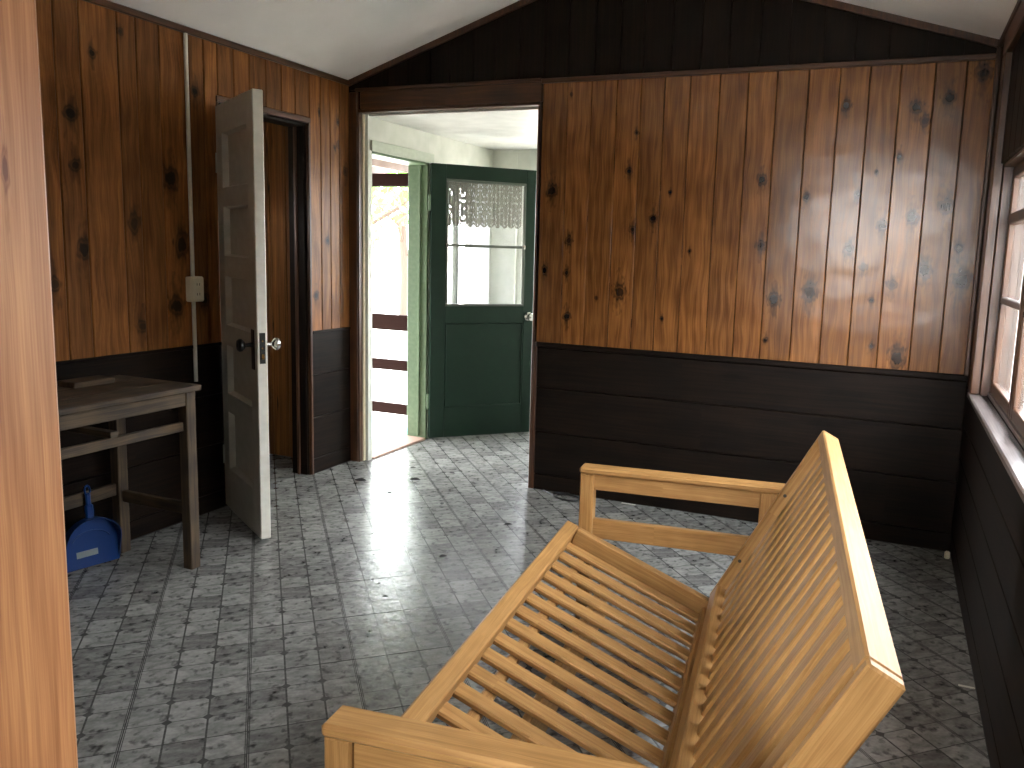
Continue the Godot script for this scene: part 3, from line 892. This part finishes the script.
func build_green_door():
	var d := struct("door_2", "dark green outer door with a glazed upper half standing open")
	d.position = Vector3(-3.135, 0.012, -0.70)
	var dir := Vector2(0.507, -0.525).normalized()
	d.rotation.y = atan2(-dir.y, dir.x)      # local +z faces the room
	var wd := 0.726
	var ht := 1.803
	var t := 0.04
	var m := MB.new()
	m.box(Vector3(0.05, ht * 0.5, 0), Vector3(0.1, ht, t), 0.003)
	m.box(Vector3(wd - 0.0355, ht * 0.5, 0), Vector3(0.071, ht, t), 0.003)
	m.box(Vector3(0.3775, ht - 0.046, 0), Vector3(0.555, 0.092, t), 0.001)
	m.box(Vector3(0.3775, 0.83, 0), Vector3(0.555, 0.11, t), 0.001)
	m.box(Vector3(0.3775, 0.10, 0), Vector3(0.555, 0.2, t), 0.001)
	obj("frame", m, M.green_dark, d)
	var pn := obj("lower_panel", bx(Vector3.ZERO, Vector3(0.56, 0.58, 0.022), 0.004), M.green_dark, d, Vector3(0.3775, 0.487, 0.002))
	var mo := MB.new()
	for e in [[0.0, 0.284, 0.552, 0.012], [0.0, -0.284, 0.552, 0.012], [0.27, 0.0, 0.012, 0.556], [-0.27, 0.0, 0.012, 0.556]]:
		mo.box(Vector3(e[0], e[1], 0.013), Vector3(e[2], e[3], 0.010), 0.004)
	obj("moulding", mo, M.green_dark, pn)
	# glazing: beads, bar, two panes
	var g := MB.new()
	for e in [[0.3775, 1.703, 0.555, 0.016], [0.3775, 0.893, 0.555, 0.016], [0.108, 1.298, 0.016, 0.795], [0.647, 1.298, 0.016, 0.795]]:
		g.box(Vector3(e[0], e[1], 0.012), Vector3(e[2], e[3], 0.022), 0.004)
	obj("glazing_bead", g, M.bead, d)
	obj("glazing_bar", bx(Vector3.ZERO, Vector3(0.52, 0.018, 0.026), 0.004), M.bead, d, Vector3(0.3775, 1.285, 0.008))
	obj("pane", bx(Vector3.ZERO, Vector3(0.53, 0.39, 0.004), 0.0004), M.glass, d, Vector3(0.3775, 1.088, 0))
	obj("pane", bx(Vector3.ZERO, Vector3(0.53, 0.405, 0.004), 0.0004), M.glass, d, Vector3(0.3775, 1.4925, 0))
	# lace valance on the far side of the glass: pleated, scalloped hem
	var c := MB.new()
	var cols := 176
	var rows := 24
	var P := []
	for i in cols + 1:
		var u := float(i) / cols
		var x := 0.11 + 0.535 * u
		var hem := 0.275 + 0.022 * absf(sin(u * PI * 11.0))
		var col := []
		for j in rows + 1:
			var vv := float(j) / rows
			col.append(Vector3(x, 1.705 - hem * vv, -0.04 + 0.006 * sin(u * 120.0) * (0.3 + vv)))
		P.append(col)
	for i in cols:
		for j in rows:
			if j % 3 == 1 and i % 4 == 1 and (i / 12 + j / 6) % 2 == 0: continue
			if j % 4 == 2 and i % 10 == 3: continue
			var nn: Vector3 = (P[i + 1][j] - P[i][j]).cross(P[i][j + 1] - P[i][j]).normalized()
			if nn.z < 0.0: nn = -nn
			c.quad(P[i][j], P[i + 1][j], P[i + 1][j + 1], P[i][j + 1], nn)
	var lc := obj("lace_valance", c, M.lace, d)
	tag(lc, "greyish white lace valance with a scalloped hem")
	var kb := MB.new()
	kb.lathe([Vector2(0.0, 0.0), Vector2(0.03, 0.0), Vector2(0.03, 0.004), Vector2(0.013, 0.010), Vector2(0.011, 0.03), Vector2(0.02, 0.036), Vector2(0.027, 0.048), Vector2(0.024, 0.06), Vector2(0.0, 0.064)], 22, Transform3D(Basis(Vector3.RIGHT, PI / 2), Vector3.ZERO))
	tag(obj("door_knob", kb, M.chrome, d, Vector3(0.692, 0.815, t * 0.5)), "chrome door knob")
	for y in [0.25, 1.55]:
		var h := MB.new()
		h.lathe([Vector2(0, -0.05), Vector2(0.007, -0.05), Vector2(0.007, 0.05), Vector2(0, 0.056)], 10)
		obj("hinge", h, M.green_light, d, Vector3(-0.012, y, t * 0.5))
	# sash catches on the glazing bar
	obj("sash_catch", bx(Vector3.ZERO, Vector3(0.014, 0.03, 0.014), 0.003), M.chrome, d, Vector3(0.648, 1.285, 0.026))
	obj("sash_catch", bx(Vector3.ZERO, Vector3(0.014, 0.03, 0.014), 0.003), M.chrome, d, Vector3(0.107, 1.285, 0.026))

# ------------------------------------------------------------------ futon
func build_futon():
	var t := thing("futon_frame", "bare light pine futon sofa frame with slatted seat and reclined slatted back", "futon frame", Vector3(-1.151, 0, 2.21), deg_to_rad(6.608))
	# local: +x to the back, +z to the near arm
	var W: Material = M.futon
	for s in [-1.0, 1.0]:
		var z: float = s * 0.772
		var arm := obj("arm", bx(Vector3.ZERO, Vector3(0.73, 0.022, 0.062), 0.006), M.futon, t, Vector3(0.365, 0.569, z))
		obj("arm_apron", bx(Vector3.ZERO, Vector3(0.62, 0.055, 0.03), 0.002), M.futon, arm, Vector3(-0.01, -0.0385, 0))
		obj("arm_rail", bx(Vector3.ZERO, Vector3(0.55, 0.066, 0.024), 0.003), M.futon, arm, Vector3(-0.05, -0.2, 0))
		obj("leg", bx(Vector3(0, 0, 0), Vector3(0.046, 0.558, 0.05), 0.004), M.futon, t, Vector3(0.025, 0.279, z))
		obj("leg", bx(Vector3(0, 0, 0), Vector3(0.07, 0.558, 0.05), 0.004), M.futon, t, Vector3(0.615, 0.279, z))
	for q in [[0.10, 0.14, 0.11], [0.60, 0.14, 0.10]]:
		obj("stretcher", bx(Vector3.ZERO, Vector3(0.025, q[2], 1.49), 0.003), W, t, Vector3(q[0], q[1], 0))
	# seat, sloping down towards the back
	var ang := atan2(0.205, 0.49)
	var sx := Transform3D(Basis(Vector3.BACK, -ang), Vector3(-0.032, 0.398, 0))
	seat_part("seat_rail", Vector3(0.022, -0.032, 0), Vector3(0.044, 0.064, 1.47), sx, W, t)
	seat_part("seat_rail", Vector3(0.525, -0.045, 0), Vector3(0.03, 0.05, 1.40), sx, W, t)
	for s in [-1.0, 1.0]:
		seat_part("seat_rail", Vector3(0.295, -0.032, s * 0.72), Vector3(0.50, 0.064, 0.03), sx, W, t)
	for x in [0.105]:
		seat_part("slat_support", Vector3(x, -0.075, 0), Vector3(0.03, 0.028, 1.40), sx, W, t)
	var pitch := 0.083
	var vars := []
	for k in 4:
		var m := MB.new()
		m.uo = Vector2(rng.randf() * 3.0, rng.randf() * 3.0)
		m.box(Vector3.ZERO, Vector3(0.495, 0.016, 0.046), 0.004)
		vars.append(m.mesh())
	for k in range(-8, 9):
		var o := obj("seat_slat", vars[posmod(k * 5 + 1, 4)], W, t)
		o.transform = sx * Transform3D(Basis.IDENTITY, Vector3(0.282, -0.052, k * pitch))
	# back, leaning away from the seat
	var bb := Basis(Vector3.BACK, -atan2(0.286, 0.53))
	var bxf := Transform3D(bb, Vector3(0.464, 0.245, 0))
	# local: y up along the back, x to the rear
	seat_part("back_rail", Vector3(0.0275, 0.585, 0), Vector3(0.055, 0.034, 1.428), bxf, M.futon, t)
	seat_part("back_rail", Vector3(0.0275, -0.012, 0), Vector3(0.055, 0.05, 1.428), bxf, W, t)
	for s in [-1.0, 1.0]:
		var r := seat_part("back_side_rail", Vector3(0.0275, 0.281, s * 0.726), Vector3(0.055, 0.642, 0.022), bxf, W, t)
		for y in [-0.165, 0.09]:
			var hole := MB.new()
			hole.lathe([Vector2(0, 0), Vector2(0.0055, 0), Vector2(0.0055, 0.001), Vector2(0, 0.001)], 12, Transform3D(Basis(Vector3.RIGHT, -s * PI / 2), Vector3.ZERO))
			obj("bolt_head", hole, M.black, r, Vector3(-0.012, y, -s * 0.0112))
	var bvars := []
	for k in 4:
		var m := MB.new()
		m.uo = Vector2(rng.randf() * 3.0, rng.randf() * 3.0)
		m.box(Vector3.ZERO, Vector3(0.018, 0.56, 0.050), 0.004)
		bvars.append(m.mesh())
	for k in range(-8, 9):
		var o := obj("back_slat", bvars[posmod(k * 7 + 2, 4)], W, t)
		o.transform = bxf * Transform3D(Basis.IDENTITY, Vector3(0.037, 0.285, k * pitch))

func seat_part(called: String, c: Vector3, s: Vector3, xf: Transform3D, m: Material, parent: Node) -> MeshInstance3D:
	var o := obj(called, bx(Vector3.ZERO, s, 0.004), m, parent)
	o.transform = xf * Transform3D(Basis.IDENTITY, c)
	return o

# ------------------------------------------------------------------ table and dustpan
func build_table():
	var t := thing("work_table", "rough weathered wooden work table against the left wall", "table", Vector3(-2.985, 0, 1.585))
	# local: x -0.215..0.215, z 0..0.95
	var m: Material = M.table
	for k in 3:
		obj("top_board", bx(Vector3.ZERO, Vector3(0.147, 0.022, 0.97), 0.003), m, t, Vector3(-0.148 + 0.148 * k, 0.717, 0.475))
	for x in [-0.19, 0.19]:
		for z in [0.035, 0.92]:
			obj("leg", bx(Vector3.ZERO, Vector3(0.045, 0.706, 0.045), 0.003), m, t, Vector3(x, 0.353, z))
	for x in [-0.19, 0.19]:
		obj("apron", bx(Vector3.ZERO, Vector3(0.018, 0.05, 0.84), 0.002), m, t, Vector3(x + 0.01, 0.679, 0.4775))
	for z in [0.035, 0.92]:
		obj("apron", bx(Vector3.ZERO, Vector3(0.334, 0.08, 0.018), 0.002), m, t, Vector3(0, 0.664, z))
		obj("stretcher", bx(Vector3.ZERO, Vector3(0.334, 0.045, 0.02), 0.002), m, t, Vector3(0, 0.24, z))
	obj("rail", bx(Vector3.ZERO, Vector3(0.018, 0.035, 0.84), 0.002), m, t, Vector3(0.185, 0.572, 0.4775))
	obj("rail", bx(Vector3.ZERO, Vector3(0.018, 0.05, 0.84), 0.002), m, t, Vector3(-0.19, 0.27, 0.4775))
	obj("cross_bar", bx(Vector3.ZERO, Vector3(0.40, 0.022, 0.03), 0.002), m, t, Vector3(0.0, 0.6015, 0.36))
	var b := obj("wood_block", bx(Vector3.ZERO, Vector3(0.09, 0.022, 0.17), 0.003), M.table, self, Vector3(-3.10, 0.7395, 1.80))
	tag(b, "small flat scrap of grey wood lying on the work table", "wood scrap")

func build_dustpan():
	var d := thing("dustpan", "blue plastic dustpan standing on its lip under the work table", "dustpan", Vector3(-3.137, 0.004, 1.785))
	d.rotation = Vector3(deg_to_rad(-5.0), deg_to_rad(77.0), 0.0)
	d.scale = Vector3.ONE * 0.88
	# local: pan in the x-y plane, lip at the bottom, +z faces the room
	var outline := PackedVector2Array()
	outline.append(Vector2(-0.115, 0.0)); outline.append(Vector2(0.115, 0.0))
	for k in range(0, 13):
		var a := PI * k / 12.0
		outline.append(Vector2(0.118 * cos(a), 0.115 + 0.105 * sin(a)))
	var pan := MB.new()
	pan.prism(outline, Vector3.RIGHT, Vector3.UP, Vector3.BACK, 0.0, 0.004)
	var rim := []
	for p in outline.slice(1): rim.append(Vector3(p.x, p.y, 0.012))
	rim.append(Vector3(-0.115, 0.0, 0.012))
	# raised side walls, low at the lip
	for k in rim.size() - 1:
		var a: Vector3 = rim[k]
		var b: Vector3 = rim[k + 1]
		var ha := clampf(a.y * 0.35, 0.004, 0.05)
		var hb := clampf(b.y * 0.35, 0.004, 0.05)
		var nn := Vector3((b - a).y, -(b - a).x, 0).normalized()
		pan.quad(Vector3(a.x, a.y, 0), Vector3(b.x, b.y, 0), Vector3(b.x, b.y, hb), Vector3(a.x, a.y, ha), nn)
		var ai := Vector3(a.x * 0.97, 0.1 + (a.y - 0.1) * 0.97, 0)
		var bi := Vector3(b.x * 0.97, 0.1 + (b.y - 0.1) * 0.97, 0)
		pan.quad(ai, bi, bi + Vector3(0, 0, hb), ai + Vector3(0, 0, ha), -nn)
		pan.quad(Vector3(a.x, a.y, ha), Vector3(b.x, b.y, hb), bi + Vector3(0, 0, hb), ai + Vector3(0, 0, ha), Vector3.BACK)
	obj("pan", pan, M.blue, d)
	var rb := MB.new()
	var arc := []
	for k in 15:
		var a := PI * (0.12 + 0.76 * k / 14.0)
		arc.append(Vector3(0.085 * cos(a), 0.10 + 0.06 * sin(a), 0.005))
	rb.tube(arc, 0.003, 6)
	obj("ridge", rb, M.blue, d)
	var h := MB.new()
	h.box(Vector3(0, 0.245, 0.012), Vector3(0.034, 0.07, 0.02), 0.006)
	h.box(Vector3(0, 0.30, 0.012), Vector3(0.022, 0.06, 0.014), 0.005)
	var loop := []
	for k in 17:
		var a := TAU * k / 16.0
		loop.append(Vector3(0.011 * cos(a), 0.342 + 0.022 * sin(a), 0.012))
	h.tube(loop, 0.004, 6)
	obj("handle", h, M.blue, d)
	obj("sticker", bx(Vector3.ZERO, Vector3(0.09, 0.028, 0.0012), 0.0004), M.sticker, d, Vector3(-0.02, 0.062, 0.0047))

# ------------------------------------------------------------------ outside the doorway
func leaf_crown(count: int, rad: Vector3, seed_: int, size: float) -> MB:
	var r := RandomNumberGenerator.new()
	r.seed = seed_
	var m := MB.new()
	for k in count:
		var p := Vector3(r.randfn(), r.randfn(), r.randfn()).normalized() * pow(r.randf(), 0.35)
		p *= rad
		var a := Vector3(r.randfn(), r.randfn(), r.randfn()).normalized()
		var b := a.cross(Vector3(r.randfn(), r.randfn(), r.randfn()).normalized()).normalized()
		var s := size * r.randf_range(0.6, 1.3)
		m.quad(p - a * s, p + b * s * 0.5, p + a * s, p - b * s * 0.5, a.cross(b).normalized())
	return m

func build_outside():
	var g := obj("ground", span(Vector3(-40, -0.75, -40), Vector3(40, -0.45, 40), 0.01), M.ground)
	g.set_meta("kind", "structure")
	var dk := thing("porch_deck", "pale boarded porch floor a step down outside the open green door", "porch deck", Vector3(-3.56, -0.45, -0.95))
	for k in 4:
		obj("deck_board", bx(Vector3.ZERO, Vector3(0.125, 0.03, 1.9), 0.003), M.deck, dk, Vector3(0.195 - 0.13 * k, 0.195, 0))
	for z in [-0.8, 0.0, 0.8]:
		obj("joist", bx(Vector3.ZERO, Vector3(0.5, 0.18, 0.045), 0.003), M.outer_brown, dk, Vector3(0, 0.09, z))
	var rl := thing("porch_railing", "dark brown three-rail wooden railing across the end of the porch", "railing", Vector3(-4.5, -0.45, -1.96))
	for q in [[1.082, 0.134], [0.715, 0.09], [0.333, 0.09]]:
		obj("rail", bx(Vector3.ZERO, Vector3(2.4, q[1], 0.04), 0.004), M.outer_brown, rl, Vector3(0, q[0], 0))
	for x in [1.1, -1.1]:
		obj("post", bx(Vector3.ZERO, Vector3(0.09, 2.225, 0.09), 0.004), M.outer_brown, rl, Vector3(x, 1.1125, -0.066))
	var rf := thing("porch_roof", "pale porch roof with exposed rafters on a reddish brown beam", "porch roof", Vector3(-4.5, 1.777, -1.0))
	obj("beam", bx(Vector3.ZERO, Vector3(2.5, 0.105, 0.09), 0.004), M.outer_brown, rf, Vector3(0, 0.0525, -1.0))
	obj("roof_board", bx(Vector3.ZERO, Vector3(2.4, 0.03, 2.2), 0.002), M.porch_white, rf, Vector3(0, 0.212, -0.12))
	for x in [-0.9, -0.45, 0.0, 0.4, 0.8]:
		obj("rafter", bx(Vector3.ZERO, Vector3(0.04, 0.09, 2.15), 0.003), M.porch_white, rf, Vector3(x, 0.151, -0.12))
	var k := 0
	for q in [[Vector3(-8.4, -0.45, -6.5), 4.5, "broad leafy tree beyond the porch railing, closest to the porch"], [Vector3(-11.7, -0.45, -13.5), 6.0, "tall leafy tree farther off beyond the porch railing"]]:
		var t := thing("leafy_tree", q[2], "tree", q[0], 0.0, "trees beyond the porch")
		var tr := MB.new()
		tr.tube([Vector3.ZERO, Vector3(0.05, 1.0, 0.0), Vector3(0.0, 2.2, 0.06), Vector3(0.08, q[1] * 0.7, 0.0)], 0.11, 10)
		for b in 5:
			var an := TAU * b / 5.0
			tr.tube([Vector3(0.02, 1.4 + 0.35 * b, 0.02), Vector3(0.6 * cos(an), 2.0 + 0.35 * b, 0.6 * sin(an)), Vector3(1.2 * cos(an), 2.3 + 0.35 * b, 1.2 * sin(an))], 0.03, 6)
		obj("trunk", tr, M.bark, t)
		var c := obj("crown", leaf_crown(1600, Vector3(1.7, q[1] * 0.33, 1.7), 300 + k, 0.09), M.foliage, t, Vector3(0, q[1] * 0.68, 0))
		c.set_meta("kind", "stuff")
		k += 1
	# shrubs added out of view to keep low sky light off the left wall
	var shade_bush: Node3D = null
	for i in 6:
		var at := Vector3(3.6 + 0.35 * sin(i * 2.1), -0.45, -1.2 + 1.52 * i)
		if shade_bush == null:
			shade_bush = thing("shade_shrub", "dense leafy shrub added out of view outside the right-hand window to shade the room", "shrub", at, 0.0, "added shade shrubs outside the window")
			var sm := MB.new()
			for b in 5:
				var an := TAU * b / 5.0
				sm.tube([Vector3(0.08 * cos(an), 0, 0.08 * sin(an)), Vector3(0.3 * cos(an), 0.9, 0.3 * sin(an)), Vector3(0.4 * cos(an), 1.9, 0.4 * sin(an))], 0.025, 6)
			obj("stems", sm, M.bark, shade_bush)
			var cr := obj("crown", leaf_crown(2600, Vector3(0.6, 1.35, 0.6), 777, 0.1), M.evergreen, shade_bush, Vector3(0, 1.45, 0))
			cr.set_meta("kind", "stuff")
		else:
			var o := shade_bush.duplicate() as Node3D
			o.name = numbered("shade_shrub")
			add_child(o)
			o.position = at
			o.rotation.y = i * 1.7
	var tp := MB.new()
	for i in 6:
		for j in 4:
			var P := []
			for e in [[0, 0], [1, 0], [1, 1], [0, 1]]:
				var xx: float = i + e[0]
				var zz: float = j + e[1]
				P.append(Vector3(-0.6 + 0.2 * xx, 0.05 + 0.05 * sin(xx * 1.3) * cos(zz), -0.4 + 0.2 * zz))
			tp.quad(P[0], P[1], P[2], P[3], Vector3.UP)
	var to := obj("tarp", tp, M.tarp, self, Vector3(-4.75, -0.45, -2.3))
	tag(to, "turquoise tarp lying on the ground below the porch railing", "tarp")
	# white curtain inside the entry, seen through the green door's glass
	var c := MB.new()
	var n := 60
	for i in n:
		var p := []
		for e in [0, 1]:
			var u := float(i + e) / n
			p.append(Vector3(0.012 * sin(u * 44.0), 0, -0.30 * u))
		var nn: Vector3 = (p[1] - p[0]).cross(Vector3.UP).normalized()
		if nn.x < 0: nn = -nn
		c.quad(p[0], p[1], p[1] + Vector3.UP * 1.05, p[0] + Vector3.UP * 1.05, nn)
	var cu := obj("curtain", c, M.curtain, self, Vector3(-3.115, 0.72, -1.20))
	tag(cu, "plain white pleated curtain hanging beside the entry window behind the green door", "curtain")

# ------------------------------------------------------------------ small things
func build_small():
	# surface conduit and outlet box on the left wall
	var cd := MB.new()
	cd.tube([Vector3(0, 0, 0), Vector3(0, 1.52, 0)], 0.0085, 10)
	var co := thing("wall_conduit", "thin off-white cable conduit running down the pine wall behind the table", "conduit", Vector3(XL + 0.009, 0.64, 1.155))
	obj("tube", cd, M.white_paint, co)
	var b := thing("outlet_box", "cream surface-mounted electrical outlet box on the conduit", "outlet", Vector3(XL, 1.005, 1.155))
	obj("body", bx(Vector3.ZERO, Vector3(0.036, 0.112, 0.075), 0.005), M.cream, b, Vector3(0.018, 0.056, 0))
	var fp := obj("face_plate", bx(Vector3.ZERO, Vector3(0.004, 0.1, 0.064), 0.0015), M.cream, b, Vector3(0.038, 0.056, 0))
	for y in [-0.022, 0.022]:
		for z in [-0.007, 0.007]:
			obj("socket_slot", bx(Vector3.ZERO, Vector3(0.001, 0.011, 0.003), 0.0003), M.black, fp, Vector3(0.0024, y, z))
	# black cord by the back wall
	var pts := []
	for k in 40:
		var u := k / 39.0
		var a := u * TAU * 1.35 + 2.4
		pts.append(Vector3(-1.815 + (0.055 + 0.03 * u) * cos(a), 0.006 + 0.004 * sin(u * 9.0) + 0.006 * u, 0.085 + (0.035 + 0.015 * u) * sin(a)))
	pts.push_front(Vector3(-1.98, 0.006, 0.018))
	var cb := MB.new()
	var base := Vector3(-1.85, 0.0, 0.08)
	var loc := []
	for p in pts: loc.append(p - base)
	cb.tube(loc, 0.005, 8)
	tag(obj("power_cord", cb, M.black, self, base), "black cord coiled on the floor against the dark wainscot", "cord")
	# dry leaves and crumbs on the vinyl
	var spots := [[-2.929, 0.342, 0.07, 0.3], [-2.664, 0.448, 0.035, 1.2], [-2.68, 0.184, 0.06, 0.2], [-2.822, -0.02, 0.035, 0.6], [-2.572, -0.037, 0.03, 0.9], [-2.334, 0.48, 0.03, 2.0], [-2.18, -0.182, 0.05, 2.7], [-1.903, 0.608, 0.04, 0.5], [-1.97, 1.088, 0.035, 1.0], [-2.368, 0.09, 0.03, 0.1], [-2.092, 1.415, 0.02, 1.9], [-1.96, 1.522, 0.022, 0.4], [-2.047, 1.435, 0.018, 1.4]]
	var k := 0
	for s in spots:
		var m := MB.new()
		var L: float = s[2]
		var seg := 6
		var rows := []
		for i in seg + 1:
			var u := float(i) / seg
			var wd := L * 0.36 * sin(PI * clampf(u * 0.92 + 0.04, 0, 1))
			var y := 0.005 + L * 0.25 * (u - 0.5) * (u - 0.5)
			rows.append([Vector3(-L * 0.5 + L * u, y + wd * 0.45, -wd), Vector3(-L * 0.5 + L * u, y, 0), Vector3(-L * 0.5 + L * u, y + wd * 0.3, wd)])
		for i in seg:
			for e in 2:
				var nn: Vector3 = (rows[i + 1][e] - rows[i][e]).cross(rows[i][e + 1] - rows[i][e])
				nn = nn.normalized() if nn.length() > 1e-9 else Vector3.UP
				if nn.y < 0: nn = -nn
				m.quad(rows[i][e], rows[i + 1][e], rows[i + 1][e + 1], rows[i][e + 1], nn)
		var o := obj("dry_leaf", m, M.leafdry, self, Vector3(s[0], 0.0, s[1]))
		o.rotation.y = s[3]
		var says := "small dark dry leaf lying on the open vinyl floor of the room"
		match k:
			0: says = "longest dry leaf, lying on the floor beside the closet doorway wall"
			3, 4: says = "small dry leaf lying in the threshold of the wide entry opening"
			6: says = "curled dry leaf lying in the opening beside the wainscot end strip"
			8: says = "dry leaf lying on the floor in front of the futon's seat rail"
			10, 11, 12: says = "tiny dark crumb on the floor in a cluster of three"
		tag(o, says, "leaf", "dry leaves scattered on the floor")
		k += 1
	var p1 := obj("paper_sliver", bx(Vector3.ZERO, Vector3(0.075, 0.003, 0.012), 0.001), M.white_paint, self, Vector3(-1.50, 0.0016, 0.02))
	tag(p1, "thin white paper sliver on the floor along the dark back wainscot", "paper scrap")
	var p2 := obj("paper_sliver", bx(Vector3.ZERO, Vector3(0.045, 0.003, 0.008), 0.001), M.white_paint, self, Vector3(-0.025, 0.0016, 1.27))
	tag(p2, "thin white paper sliver on the floor along the right wall below the window", "paper scrap")
	var p3 := obj("plaster_chip", bx(Vector3.ZERO, Vector3(0.022, 0.035, 0.02), 0.006), M.cream, self, Vector3(-0.018, 0.0175, 0.10))
	tag(p3, "small pale chip of plaster in the floor corner under the window", "plaster chip")
